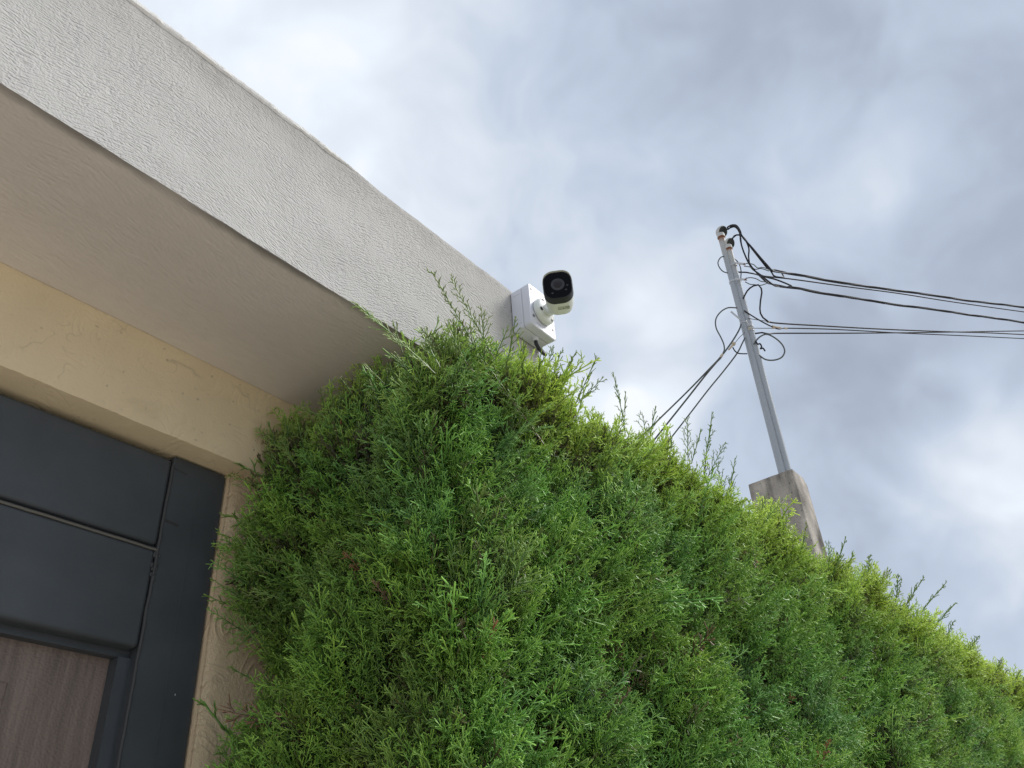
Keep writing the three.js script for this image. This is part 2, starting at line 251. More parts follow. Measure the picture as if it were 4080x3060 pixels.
  // raised fields of the inset panel
  for (const [x0, x1] of [[-1.5, -.4], [-.3, .590]]) mesh('raised_field', (() => { const s = new THREE.Shape(), y1 = GY0 + .415, r = .03; s.moveTo(x0, .3); s.lineTo(x1, .3); s.lineTo(x1, y1); s.lineTo(x1 - .03, y1); s.absarc(x1 - .03 - r, y1, r, 0, Math.PI / 2, false); s.lineTo(x0, y1 + r); const g = new THREE.ExtrudeGeometry(s, { depth: .001, bevelEnabled: true, bevelSize: .006, bevelThickness: .0035, bevelSegments: 3 }); g.translate(0, 0, Z - .052); return g; })(), M.woodPanel, door);
  mesh('handle', merged([box(-1.64, -1.60, .95, 1.15, Z + .001, Z + .012, .004), rod(V(-1.62, 1.05, Z + .01), V(-1.62, 1.05, Z + .06), .01), rod(V(-1.625, 1.05, Z + .055), V(-1.5, 1.05, Z + .055), .009)]), M.galv, door);
  { const r = rng(9); mesh('paint_chip', (() => { const g = new THREE.SphereGeometry(.0016, 8, 6); g.scale(.6, 1.3, .4); const p = onZ(698, 2768, Z); g.translate(p.x, p.y, Z); return g; })(), M.lip, door); }
  mesh('dark_gap', box(-1.69, S0 + .004, LINT - .02, LINT - .002, Z - .045, Z - .03), M.gap, door);
}

// ------------------------------------------------------------------ junction box and security camera on the end of the fascia
{
  const bx0 = 1.3705, bx1 = 1.4735, by0 = GY0 + 1.304, by1 = GY0 + 1.4365, zb = -.9985, zf = -.940, cx = (bx0 + bx1) / 2, cy = (by0 + by1) / 2;
  const b = thing('junction_box', 'white plastic junction box screwed to the right end of the roof edge', 'junction box', [cx, cy, zb]);
  const soft = (x0, x1, y0, y1, z0, z1, r) => { const s = new THREE.Shape(), w = x1 - x0, h = y1 - y0; s.moveTo(x0 + r, y0); s.lineTo(x1 - r, y0); s.absarc(x1 - r, y0 + r, r, -Math.PI / 2, 0); s.lineTo(x1, y1 - r); s.absarc(x1 - r, y1 - r, r, 0, Math.PI / 2); s.lineTo(x0 + r, y1); s.absarc(x0 + r, y1 - r, r, Math.PI / 2, Math.PI); s.lineTo(x0, y0 + r); s.absarc(x0 + r, y0 + r, r, Math.PI, 1.5 * Math.PI); const g = new THREE.ExtrudeGeometry(s, { depth: z1 - z0 - .006, bevelEnabled: true, bevelSize: .0035, bevelThickness: .003, bevelOffset: -.0035, bevelSegments: 4, curveSegments: 10 }); g.translate(0, 0, z0 + .003); return g; };
  mesh('box_body', merged([soft(bx0, bx1, by0, by1, zb, -.964, .009), soft(bx0 - .0012, bx0 + .002, by1 - .022, by1 - .0185, -.993, -.969, .0015), soft(bx0 - .0012, bx0 + .002, by0 + .018, by0 + .0215, -.993, -.969, .0015)]), M.boxWhite, b);
  mesh('box_lid', soft(bx0 - .0006, bx1 + .0006, by0 - .0006, by1 + .0006, -.9632, zf, .010), M.boxWhite, b);
  mesh('lid_seam', soft(bx0 + .0003, bx1 - .0003, by0 + .0003, by1 - .0003, -.967, -.960, .009), M.seam, b);
  for (const [sx, sy] of [[0, 1], [0, 0], [1, 1], [1, 0]]) for (const f of [0]) { const g = new THREE.CylinderGeometry(.0042, .0042, .003, 14); g.rotateX(Math.PI / 2); g.translate(sx ? bx1 - .012 : bx0 + .011, sy ? by1 - .016 : by0 + .030, zf - .0006); mesh('lid_screw', g, M.screw, b); }
  const lines = []; for (const k of [0, 1, 2]) { const m = .022 + k * .006; for (const [x0, x1, y0, y1] of [[bx0 + m - .002, bx0 + m - .0013, by0 + m + .01, by1 - m], [bx0 + m, bx1 - m, by1 - m, by1 - m + .0007], [bx0 + m, bx1 - m, by0 + m - .008, by0 + m - .0073]]) lines.push(box(x0, x1, y0, y1, zf - .0005, zf + .0004)); } mesh('lid_line', merged(lines), M.seam, b);
  // camera base disc
  const D = onZ(2185, 1233, -.918), gp = V(D.x, D.y, zf);
  const dome = thing('security_camera', 'white bullet security camera with black front on a round bracket', 'security camera', [gp.x, gp.y, gp.z]);
  const lathe = (pts, seg = 40) => { const g = new THREE.LatheGeometry(pts.map((q) => new THREE.Vector2(...q)), seg); g.rotateX(Math.PI / 2); return g; };
  mesh('base_disc', lathe([[0, .0005], [.0335, .0005], [.036, .002], [.0365, .006], [.036, .012], [.0335, .016], [.028, .0185], [.018, .021], [.014, .0225], [0, .023]]).translate(gp.x, gp.y, gp.z), M.camWhite, dome);
  for (const a of [2.1, 3.5, 5.4, .6]) { const g = new THREE.SphereGeometry(.0052, 14, 8); g.scale(1, 1.15, .32); g.translate(gp.x + Math.cos(a) * .0265, gp.y + Math.sin(a) * .0265, gp.z + .0186); mesh('screw_hole', g, a === 3.5 ? M.hole : M.screw, dome); }
  // neck: ribbed collar that leans towards the body, then the ball
  const face = onZ(2221.5, 1136.5, -.822), back = onZ(2232, 1206, -.8635);
  const ax = face.clone().sub(back).normalize(), J = gp.clone().add(V(0, 0, .022)), K = onZ(2204, 1240, -.882);
  const lean = K.clone().sub(J).normalize();
  mesh('collar', merged([rod(J.clone().addScaledVector(lean, -.006), J.clone().addScaledVector(lean, .020), .0165, .0145, 32), rod(J.clone().addScaledVector(lean, .020), J.clone().addScaledVector(lean, .026), .0145, .012, 32)]), M.camWhite, dome);
  { const ribs = [], q = new THREE.Quaternion().setFromUnitVectors(V(0, 1, 0), lean); for (let i = 0; i < 24; i++) { const a = i / 24 * Math.PI * 2, g = new THREE.BoxGeometry(.0018, .008, .0016); g.translate(0, .010, .0156); g.rotateY(a); g.applyQuaternion(q); g.translate(J.x, J.y, J.z); ribs.push(g); } mesh('collar_ribs', merged(ribs), M.camWhite, dome); }
  const knuckle = back.clone().addScaledVector(ax, .012);
  mesh('arm', merged([tube([J.clone().addScaledVector(lean, .015), J.clone().addScaledVector(lean, .028), K.clone().lerp(knuckle, .35), knuckle], .0105, false, 24, 16), new THREE.SphereGeometry(.0125, 20, 14).translate(...J.clone().addScaledVector(lean, .024).toArray())]), M.camWhite, dome);
  // body: rounded square tube along ax; its own frame keeps the camera's top up
  const side = V(0, 1, 0).cross(ax).normalize(), up = ax.clone().cross(side).normalize();
  const Mx = new THREE.Matrix4().makeBasis(side, up, ax).setPosition(face);
  const rsq = (w, h, r) => { const s = new THREE.Shape(); const x = w / 2, y = h / 2; s.moveTo(-x + r, -y); s.lineTo(x - r, -y); s.bezierCurveTo(x - r * .42, -y, x, -y + r * .42, x, -y + r); s.lineTo(x, y - r); s.bezierCurveTo(x, y - r * .42, x - r * .42, y, x - r, y); s.lineTo(-x + r, y); s.bezierCurveTo(-x + r * .42, y, -x, y - r * .42, -x, y - r); s.lineTo(-x, -y + r); s.bezierCurveTo(-x, -y + r * .42, -x + r * .42, -y, -x + r, -y); return s; };
  const slab = (w, h, r, z0, z1, bev = .0015) => { const g = new THREE.ExtrudeGeometry(rsq(w, h, r), { depth: Math.max(.0002, z1 - z0 - 2 * bev), bevelEnabled: true, bevelSize: bev, bevelOffset: -bev, bevelThickness: bev, bevelSegments: 3, curveSegments: 14 }); g.translate(0, 0, z0 + bev); return g.applyMatrix4(Mx); };
  const Wd = .0675, Hd = .0715;
  mesh('camera_body', merged([slab(Wd, Hd, .025, -.062, -.026, .003), slab(Wd - .006, Hd - .006, .025, -.088, -.060, .006), slab(Wd + .0012, Hd + .0012, .0262, -.0265, -.0012, .0012)]), M.camWhite, dome);
  mesh('dark_rim', (() => { const s = slab(Wd + .0016, Hd + .0016, .0264, -.0255, .0005, .002); const t = s.clone(); return s; })(), M.rimDark, dome);
  mesh('sun_hood', (() => { const o = rsq(Wd + .0036, Hd + .0036, .0272), h = rsq(Wd + .0018, Hd + .0018, .0265); o.holes.push(new THREE.Path(h.getPoints(14))); const pts = o.getPoints(14); const g = new THREE.ExtrudeGeometry(o, { depth: .027, bevelEnabled: false, curveSegments: 14 }); const p = g.attributes.position; for (let i = 0; i < p.count; i++) { const y = p.getY(i), z = p.getZ(i), k = clamp((y + .022) / .05); p.setZ(i, -.024 + z * k + (z > .01 ? .003 * k : 0)); } g.computeVertexNormals(); return g.applyMatrix4(Mx); })(), M.camWhite, dome);
  mesh('front_glass', slab(Wd - .0035, Hd - .0035, .0245, -.002, .0014, .0004), M.glassBlack, dome);
  const lensAt = (pts) => { const g = new THREE.LatheGeometry(pts.map((q) => new THREE.Vector2(...q)), 40); g.rotateX(Math.PI / 2); g.translate(.0005, .0015, 0); return g.applyMatrix4(Mx); };
  mesh('lens_ring', lensAt([[.0098, .0014], [.0108, .0021], [.0145, .0023], [.0158, .0019], [.0163, .0013]]), M.lensRing, dome);
  mesh('lens', lensAt([[0, .0034], [.0035, .0032], [.007, .0026], [.0097, .0015]]), M.lensGlass, dome);
  for (const [x, y] of [[-.014, -.021], [.0185, -.0155], [.0225, -.004]]) { const g = new THREE.SphereGeometry(.0024, 12, 8); g.scale(1.2, .9, .22); g.translate(x, y, .0015); mesh('sensor_window', g.applyMatrix4(Mx), M.lensRing, dome); }
  // printed plate under the body
  { const cv = document.createElement('canvas'); cv.width = 128; cv.height = 64; const c = cv.getContext('2d'); c.fillStyle = '#b9bdb0'; c.fillRect(0, 0, 128, 64); c.fillStyle = '#2b3a2c'; for (const q of [[4, 44, 22, 4], [4, 44, 4, 16], [22, 50, 6, 10], [34, 50, 4, 10], [58, 26, 6, 30], [50, 40, 22, 4], [74, 10, 44, 5], [114, 10, 5, 26], [78, 24, 34, 4], [80, 34, 30, 4], [100, 50, 5, 10], [112, 50, 4, 10]]) c.fillRect(...q); const t = new THREE.CanvasTexture(cv); t.colorSpace = THREE.SRGBColorSpace;
    const g = new THREE.BoxGeometry(.029, .0006, .014); g.translate(.008, -Hd / 2 - .0003, -.047); mesh('printed_plate', g.applyMatrix4(Mx), std({ map: t, roughness: .5 }), dome); }
  // black lead that leaves the box below and loops back to the camera
  const ug = V(cx + .004, by0, -.972);
  const lead = thing('cable', 'black camera cable looped under the white junction box', 'cable', ug);
  mesh('gland', rod(ug.clone().add(V(0, .002, 0)), ug.clone().add(V(0, -.009, 0)), .009, .0078, 20), M.boxWhite, lead);
  mesh('lead', tube([ug.clone().add(V(0, .004, 0)), ug.clone().add(V(.002, -.018, .001)), ug.clone().add(V(.018, -.033, .003)), ug.clone().add(V(.038, -.030, 0)), ug.clone().add(V(.049, -.012, -.012)), ug.clone().add(V(.05, .01, -.024))], .0048, false, 60, 12), M.blackRubber, lead);
}

// ------------------------------------------------------------------ concrete post and the two conduits with their wires
const POST = V(4.66, 0, -1.48);
{
  const px0 = 4.593, px1 = 4.80, pz1 = -1.40, pz0 = -1.684, top = GY0 + 2.333;
  const nx = 12, ny = 70, P = [], U = [];
  const loop = []; const rr = .006; for (const [sx, sz, a0] of [[1, 1, 0], [0, 1, 1], [0, 0, 2], [1, 0, 3]]) for (let i = 0; i <= 3; i++) { const a = (a0 + i / 3) * Math.PI / 2; loop.push([sx ? px1 - rr + rr * Math.cos(a) : px0 + rr + rr * Math.cos(a), sz ? pz1 - rr + rr * Math.sin(a) : pz0 + rr + rr * Math.sin(a)]); }
  const full = []; for (let i = 0; i < loop.length; i++) { const a = loop[i], b = loop[(i + 1) % loop.length], n = Math.max(1, Math.round(Math.hypot(a[0] - b[0], a[1] - b[1]) / .02)); for (let k = 0; k < n; k++) full.push([lerp(a[0], b[0], k / n), lerp(a[1], b[1], k / n)]); }
  const cx = (px0 + px1) / 2, cz = (pz0 + pz1) / 2, m = full.length, cum = [0]; for (let i = 0; i < m; i++) { const a = full[i], b = full[(i + 1) % m]; cum.push(cum[i] + Math.hypot(a[0] - b[0], a[1] - b[1])); }
  const rows = []; for (let j = 0; j <= 60; j++) rows.push(top - .004 - .9 * (j / 60) ** 1.5); rows.push(2, 1, 0);
  const pt = (i, j) => { const [x, z] = full[i % m], y = rows[j], s = 1 + .06 * (top - y) * .6; const k = 1 + .012 * fbm(x * 14 + z * 9, y * 7, 4, 91) - (j === 0 ? .03 : 0) - .03 * Math.max(0, .06 - (top - y)) * 8 * (pn(x * 30, z * 30, 256, 256, 5) * .5 + .3); const drop = x > px1 - .06 && j < 6 ? -.05 * smooth(px1 - .045, px1, x) * (1 - j / 6) : 0; return [cx + (x - cx) * s * k, y + drop + (j === 0 ? .004 * fbm(x * 30, z * 30, 3, 93) : 0), cz + (z - cz) * s * k]; };
  for (let j = 0; j < rows.length - 1; j++) for (let i = 0; i < m; i++) { const a = pt(i, j), b = pt(i + 1, j), c = pt(i + 1, j + 1), d = pt(i, j + 1); P.push(...a, ...b, ...c, ...a, ...c, ...d); U.push(cum[i], a[1], cum[i + 1], b[1], cum[i + 1], c[1], cum[i], a[1], cum[i + 1], c[1], cum[i], d[1]); }
  for (let i = 0; i < m; i++) { const a = pt(i, 0), b = pt(i + 1, 0); P.push(cx, top, cz, ...b, ...a); U.push(cx, cz, b[0], b[2], a[0], a[2]); }
  const g = new THREE.BufferGeometry(); g.setAttribute('position', new THREE.Float32BufferAttribute(P, 3)); g.setAttribute('uv', new THREE.Float32BufferAttribute(U, 2)); g.computeVertexNormals();
  const post = mesh('concrete_post', toCreasedNormals(g, .9), M.concrete); tag(post, 'weathered square concrete post rising behind the hedge', 'post');
}
const NEAR = V(.72, 0, -.69).normalize();                 // upright plane through the conduits, facing the street corner
const at1 = (x, y) => onZ(x, y, -1.478), at2 = (x, y) => onZ(x, y, -1.448);
const conduitA0 = at1(3122, 1903), conduitA1 = at1(2873, 942), conduitB0 = at2(3146, 1900), conduitB1 = at2(2903, 988);
function conduit(name, label, a, b, r, rustLen, headTurn, hs) {
  const t = thing(name, label, 'conduit', a, 'conduits standing on the concrete post');
  const d = b.clone().sub(a), len = d.length(), dir = d.clone().normalize(), g = new THREE.CylinderGeometry(r, r, len, 24, 90, true), p = g.attributes.position, col = [], c0 = lin(.36, .385, .41), c1 = lin(.43, .43, .405), cr = lin(.24, .095, .04);
  for (let i = 0; i < p.count; i++) { const h = len / 2 - p.getY(i), ang = Math.atan2(p.getZ(i), p.getX(i)); const c = c0.clone().lerp(c1, smooth(.34, .06, h + .05 * fbm(ang * 2, h * 9, 3, 95))); c.multiplyScalar(1 + .07 * fbm(ang * 3 + 9, h * 6, 3, 97)); const ru = smooth(rustLen * (.5 + .9 * Math.max(0, fbm(ang * 1.6 + 5, 2, 2, 99) + .35)), 0, h); c.lerp(cr, clamp(ru * 1.3)); col.push(c.r, c.g, c.b); }
  g.setAttribute('color', new THREE.Float32BufferAttribute(col, 3));
  const q = new THREE.Quaternion().setFromUnitVectors(V(0, 1, 0), dir), mid = a.clone().add(b).multiplyScalar(.5); g.applyQuaternion(q); g.translate(mid.x, mid.y, mid.z);
  mesh('pipe', g, M.pipe, t);
  // weatherhead: hooded cap whose dark insulator looks out along headTurn
  const out = headTurn.clone().normalize(), sideV = dir.clone().cross(out).normalize(), upV = dir.clone();
  const o2 = sideV.clone().cross(upV).normalize(), B = new THREE.Matrix4().makeBasis(sideV, upV, o2).setPosition(b);
  const hood = new THREE.SphereGeometry(.043 * hs, 28, 20), hp = hood.attributes.position;
  for (let i = 0; i < hp.count; i++) { let x = hp.getX(i), y = hp.getY(i), z = hp.getZ(i); z *= 1.12; const cut = (.012 * hs + .56 * y) / .83; if (z > cut) z = cut; if (y < -.02 * hs) { const k = clamp((-.02 * hs - y) / (.023 * hs)); x *= 1 - .25 * k; z *= 1 - .25 * k; } hp.setXYZ(i, x, y + .044 * hs, z + .004); }
  hood.computeVertexNormals(); mesh('weatherhead', hood.applyMatrix4(B).translate(RIGHT.x * .012, RIGHT.y * .012, RIGHT.z * .012), M.headWhite, t);
  const ins = new THREE.CylinderGeometry(.037 * hs, .037 * hs, .006, 26); ins.scale(.95, 1, 1.12); ins.rotateX(Math.PI / 2 + .594); ins.translate(0, .044 * hs - .56 * .013, .004 + .83 * .013); mesh('insulator', ins.applyMatrix4(B).translate(RIGHT.x * .012, RIGHT.y * .012, RIGHT.z * .012), M.insulator, t);
  const col2 = new THREE.CylinderGeometry(r * 1.22, r * 1.28, .03, 24); col2.translate(0, .003, 0); mesh('head_collar', col2.applyMatrix4(B), M.headWhite, t);
  const rr = new THREE.CylinderGeometry(r * 1.1, r * 1.06, .016, 24); rr.translate(0, -.018, 0); mesh('rust_ring', rr.applyMatrix4(B), M.rust, t);
  return t;
}
const HEADTURN = RIGHT.clone().multiplyScalar(.42).addScaledVector(AHEAD, -.85);
conduit('conduit', 'taller grey conduit in front with rust under its white weatherhead', conduitA0, conduitA1, .0232, .10, HEADTURN, 1);
conduit('conduit', 'shorter grey conduit behind the taller one with rusty dark weatherhead', conduitB0, conduitB1, .0215, .07, HEADTURN, .92);

// r2: places read in the part of the photograph round the conduits
const r2 = ([x, y]) => [2500 + x / 1.4, 800 + y / 1.4], rB = ([x, y]) => [3000 + x / 2.048, 1100 + y / 2.048];
const AWAY = V(1.5, 0, -4.3).normalize();                 // upright plane of the wires that leave for the street
const POLE = V(4.665, 0, -1.465);
const street = (q, o = 0) => onPlane(q[0], q[1], POLE.clone().addScaledVector(AWAY, o), AWAY);
const beside = (q, o = 0) => onPlane(q[0], q[1], POLE.clone().addScaledVector(NEAR, -.02 + o), NEAR);
const inward = (q, o = 0) => onX(q[0], q[1], 4.655 + o);
const GROUPS = { telephone_wire: 'thin wires running right from the conduits', tie_wire: 'short tie wires round the conduits', drop_wire: 'grey wires slanting down left behind the hedge', wire_coil: 'loose wire loops round the conduits', power_cable: 'thick twisted power cables', wire_bracket: 'steel brackets on the conduits', wedge_clamp: 'beige wedge clamps on the wires', wire_clip: 'small beige wire clips' };
function wire(name, label, cat, pts, r, mat) { const m = mesh(name, tube(pts, r * 1.3, false, pts.length * 8, 7), mat); return tag(m, label, cat, GROUPS[name]); }
// points close to the conduits lie beside them, the rest in the street plane
const go = (near, far, o = 0) => [...near.map((q) => beside(r2(q), o)), ...far.map((q) => street(q, o))];
{
  // upper power cable: three twisted conductors
  const runU = [[820, 388], [900, 405], [1000, 422], [1150, 450], [1300, 473], [1500, 500], [1700, 527], [1900, 557], [2100, 580], [2212, 594], [2330, 612]].map(r2), runL = [[800, 467], [880, 480], [960, 490], [1020, 503], [1150, 525], [1300, 548], [1500, 580], [1700, 605], [1900, 635], [2100, 662], [2212, 679], [2330, 697]].map(r2);
  const twist = (name, label, nears, run) => {
    const t = thing(name, label, 'cable', [POLE.x, 4, POLE.z], GROUPS.power_cable);
    const c = new THREE.CatmullRomCurve3(run.map((q) => street(q))), n = 90, len = c.getLength();
    nears.forEach((near, k) => {
      const pts = near.map((q) => beside(r2(q), .01 * (k - 1)));
      for (let i = k * 2; i <= n; i++) { const u = i / n, p = c.getPointAt(u), a = u * len * 3.6 + k * 2.094 + .6 * fbm(u * 30, k, 2, 131); p.y += .0058 * Math.cos(a) + .004 * fbm(u * len * 2.2, 3, 2, 133); p.addScaledVector(AWAY, .0058 * Math.sin(a)); pts.push(p); }
      mesh('conductor', tube(pts, .0058, false, pts.length * 3, 6), M.wireBlack, t);
    });
  };
  twist('power_cable', 'upper thick black twisted power cable running right from the weatherheads', [
    [[556, 150], [575, 137], [605, 136], [628, 165], [640, 200], [690, 255], [745, 320], [785, 365], [805, 388]],
    [[560, 160], [590, 142], [618, 160], [640, 196], [700, 270], [765, 345], [805, 400], [818, 420], [860, 428]],
    [[590, 205], [612, 190], [640, 198], [690, 262], [755, 345], [780, 375], [800, 388]]], runU);
  twist('power_cable', 'lower thick black twisted power cable running right below the upper one', [
    [[560, 145], [590, 138], [617, 155], [630, 200], [636, 245], [655, 300], [680, 350], [720, 400], [765, 445]],
    [[585, 212], [600, 193], [630, 192], [655, 215], [677, 265], [676, 315], [690, 372], [740, 412], [800, 460]],
    [[556, 158], [600, 145], [624, 175], [632, 230], [650, 290], [690, 368], [745, 415], [830, 440], [905, 470]]], runL);
  wire('telephone_wire', 'thin black wire between the two thick twisted power cables', 'wire', go([[608, 398], [650, 398], [690, 404]], [[760, 420], [900, 435], [1200, 476], [1500, 515], [1800, 562], [2212, 620], [2330, 636]].map(r2), .03), .0042, M.wireBlack);
  wire('telephone_wire', 'topmost of the three lower wires, rising in a hook beside the conduit', 'wire', go([[646, 545], [668, 503], [700, 476], [735, 470], [749, 500], [742, 560], [741, 625], [757, 653], [785, 673]], [[120, 372], [160, 380], [600, 408], [1000, 430], [1400, 447], [1700, 457], [1920, 463], [2212, 477], [2400, 484]].map(rB), -.02), .0044, M.wireBlack);
  wire('telephone_wire', 'middle of the three lower wires, held by the beige clamp', 'wire', go([[650, 612], [700, 645], [760, 680], [800, 700], [830, 712]], [[270, 425], [600, 432], [900, 447], [1150, 462], [1400, 473], [1800, 490], [2212, 510], [2400, 518]].map(rB), 0), .0036, M.wireBlack);
  wire('telephone_wire', 'lowest of the three lower wires, leaving straight above the round coil', 'wire', go([[700, 742], [738, 734], [780, 742]], [[180, 467], [700, 466], [1200, 462], [1500, 458], [2000, 450], [2212, 447], [2400, 443]].map(rB), .02), .0042, M.wireBlack);
  wire('wire_coil', 'round loop of grey wire hanging right of the conduits', 'wire', [[706, 800], [720, 778], [745, 755], [780, 745], [830, 770], [865, 805], [877, 840], [860, 873], [815, 889], [770, 885], [735, 862]].map((q) => beside(r2(q), 0)), .004, M.wireGrey);
  wire('wire_coil', 'tall grey wire bow hanging left of the conduits', 'wire', [[612, 598], [603, 597], [560, 597], [520, 620], [493, 662], [495, 710], [520, 760], [537, 800], [540, 833], [527, 862]].map((q) => beside(r2(q), 0)), .0036, M.wireGrey);
  wire('wire_coil', 'small grey wire bow near the top left of the taller conduit', 'wire', [[540, 311], [525, 313], [510, 330], [505, 350], [515, 375], [535, 395], [560, 403]].map((q) => beside(r2(q), .02)), .0032, M.wireGrey);
  wire('wire_coil', 'grey wire end bent down behind the upper brackets', 'wire', [[580, 316], [598, 325], [620, 347], [633, 385], [632, 435], [630, 478]].map((q) => beside(r2(q), .03)), .0032, M.wireGrey);
  wire('drop_wire', 'upper of the three grey wires slanting down left behind the hedge', 'wire', [[634, 690], [625, 715], [600, 760], [570, 805], [525, 865]].map((q) => beside(r2(q), .01)).concat([[440, 955], [370, 1028], [300, 1098], [180, 1215], [60, 1335]].map((q) => inward(r2(q)))), .0042, M.wireGrey);
  wire('drop_wire', 'middle grey wire slanting down left behind the hedge', 'wire', [[540, 838], [525, 868]].map((q) => beside(r2(q), .02)).concat([[490, 908], [450, 955], [330, 1107], [200, 1270], [60, 1445]].map((q) => inward(r2(q), .012))), .0046, M.wireGrey);
  wire('drop_wire', 'lowest grey wire slanting down left behind the hedge', 'wire', [[655, 765], [640, 795], [615, 845]].map((q) => beside(r2(q), .01)).concat([[540, 945], [450, 1055], [350, 1185], [225, 1345], [120, 1478]].map((q) => inward(r2(q)))), .0038, M.wireGrey);
  wire('tie_wire', 'short black tie wire across the foot of the lowest slanting wire', 'wire', [[588, 818], [600, 838], [617, 850], [640, 853], [668, 853]].map((q) => beside(r2(q), 0)), .0032, M.wireBlack);
  wire('tie_wire', 'thin steel tie from the beige left clamp to the conduit', 'wire', [[598, 795], [625, 762], [655, 735]].map((q) => beside(r2(q), 0)), .0018, M.wireThin);
  wire('tie_wire', 'thin steel tie from the beige right clamp to the conduit', 'wire', [[684, 710], [740, 711], [808, 711]].map((q) => beside(r2(q), 0)), .002, M.wireThin);
  wire('tie_wire', 'thin steel tie just above the beige right clamp', 'wire', [[672, 655], [720, 664], [780, 672]].map((q) => beside(r2(q), 0)), .002, M.wireThin);
  wire('tie_wire', 'wavy steel tie from the upper bracket to the upper power cable', 'wire', [[650, 350], [680, 350], [705, 357], [725, 374], [755, 372], [775, 378], [802, 388]].map((q) => beside(r2(q), -.01)), .0026, M.wireGrey);
  wire('tie_wire', 'wavy steel tie leaving below the upper bracket', 'wire', [[650, 364], [685, 370], [715, 382], [745, 378], [790, 392]].map((q) => beside(r2(q), -.012)), .0026, M.wireGrey);
  wire('tie_wire', 'wavy steel tie from the lower bracket to the lower power cable', 'wire', [[660, 432], [690, 429], [720, 436], [745, 449], [785, 454]].map((q) => beside(r2(q), -.01)), .0026, M.wireGrey);
  wire('tie_wire', 'wavy steel tie leaving below the lower bracket', 'wire', [[656, 452], [685, 466], [710, 468], [740, 472], [775, 462]].map((q) => beside(r2(q), -.012)), .0026, M.wireGrey);
  wire('tie_wire', 'knotted black tie beside the round coil', 'wire', [[716, 784], [728, 800], [738, 797], [748, 812], [742, 826], [755, 822], [768, 838]].map((q) => beside(r2(q), -.01)), .004, M.wireBlack);
  // brackets and clamps
  const axisA = conduitA1.clone().sub(conduitA0).normalize(), axisB = conduitB1.clone().sub(conduitB0).normalize();
  const onAxis = (a0, ax, q) => { const p = beside(r2(q)); const k = (p.y - a0.y) / ax.y; return a0.clone().addScaledVector(ax, k); };
  const band = (c, ax, r, h = .014) => rod(c.clone().addScaledVector(ax, -h / 2), c.clone().addScaledVector(ax, h / 2), r, r, 26);
  const bar = (a, b, w, th) => { const d = b.clone().sub(a), L = d.length(), x = d.normalize(), y = V(0, 1, 0).addScaledVector(x, -x.y).normalize(), z = x.clone().cross(y), g = new RoundedBoxGeometry(L, w, th, 2, Math.min(w, th) * .3); g.applyMatrix4(new THREE.Matrix4().makeBasis(x, y, z).setPosition(a.clone().add(b).multiplyScalar(.5))); return g; };
  for (const [lab, a0, ax, q, e0, e1] of [['galvanised bracket on the shorter conduit, upper of the two arms', conduitB0, axisB, [588, 348], [592, 345], [660, 354]], ['galvanised bracket on the taller conduit, lower of the two arms', conduitA0, axisA, [581, 432], [600, 436], [667, 440]]]) {
    const c = onAxis(a0, ax, q), t = thing('wire_bracket', lab, 'bracket', c, GROUPS.wire_bracket);
    mesh('clamp_band', band(c, ax, .0262), M.galv, t); mesh('arm', bar(beside(r2(e0), -.012), beside(r2(e1), -.012), .017, .006), M.galv, t);
    const bp = beside(r2([e1[0] - 9, e1[1] - 1]), -.02); const bo = new THREE.CylinderGeometry(.005, .005, .012, 6); bo.rotateX(1.2); bo.translate(bp.x, bp.y, bp.z); mesh('bolt', bo, M.rust, t);
  }
  { const c = onAxis(conduitA0, axisA, [655, 668]), t = thing('wire_bracket', 'bent steel strap with a blade pointing up left round the taller conduit', 'bracket', c, GROUPS.wire_bracket);
    mesh('clamp_band', band(c, axisA, .0256, .008), M.galv, t); mesh('arm', bar(beside(r2([577, 618]), .0), beside(r2([628, 660]), -.02), .013, .003), M.galv, t);
    const c2 = onAxis(conduitB0, axisB, [683, 690]); mesh('hook', merged([band(c2, axisB, .0245, .02), tube([[660, 668], [678, 690], [690, 692], [690, 670]].map((q) => beside(r2(q), -.02)), .004)]), M.galv, t); }
  { const c = onAxis(conduitB0, axisB, [687, 714]), t = thing('pipe_clamp', 'pale metal band with screw round the shorter conduit above the coil', 'clamp', c); mesh('clamp_band', band(c, axisB, .0242, .018), M.galv, t); mesh('screw_block', bar(beside(r2([676, 712]), -.02), beside(r2([690, 708]), -.02), .012, .012), M.beige, t); }
  const wedge = (lab, a, b, r) => { const t = thing('wedge_clamp', lab, 'clamp', a, GROUPS.wedge_clamp); mesh('shell', rod(a, b, r, r * .62, 14), M.beige, t); mesh('hook', rod(a.clone().lerp(b, -.08), a.clone().lerp(b, .14), r * 1.5, r * 1.5, 14), M.beige, t); };
  wedge('beige wedge clamp on the middle lower wire right of the conduits', beside(r2([812, 704])), beside(r2([856, 708])), .0085);
  wedge('beige wedge clamp on the slanting wires left of the conduits', beside(r2([593, 797]), -.01), beside(r2([565, 831]), -.01), .0085);
  for (const [lab, q, e] of [['small beige clip on the hooked wire right of the conduits', [776, 671], [791, 677]], ['small beige clip further out on the middle lower wire', [877, 711], [891, 712]], ['small beige clip where the slanting wires meet left of the conduits', [520, 868], [531, 855]]]) tag(mesh('wire_clip', rod(beside(r2(q), -.005), beside(r2(e), -.005), .0068, .0068, 12), M.beige), lab, 'clip', GROUPS.wire_clip);
}

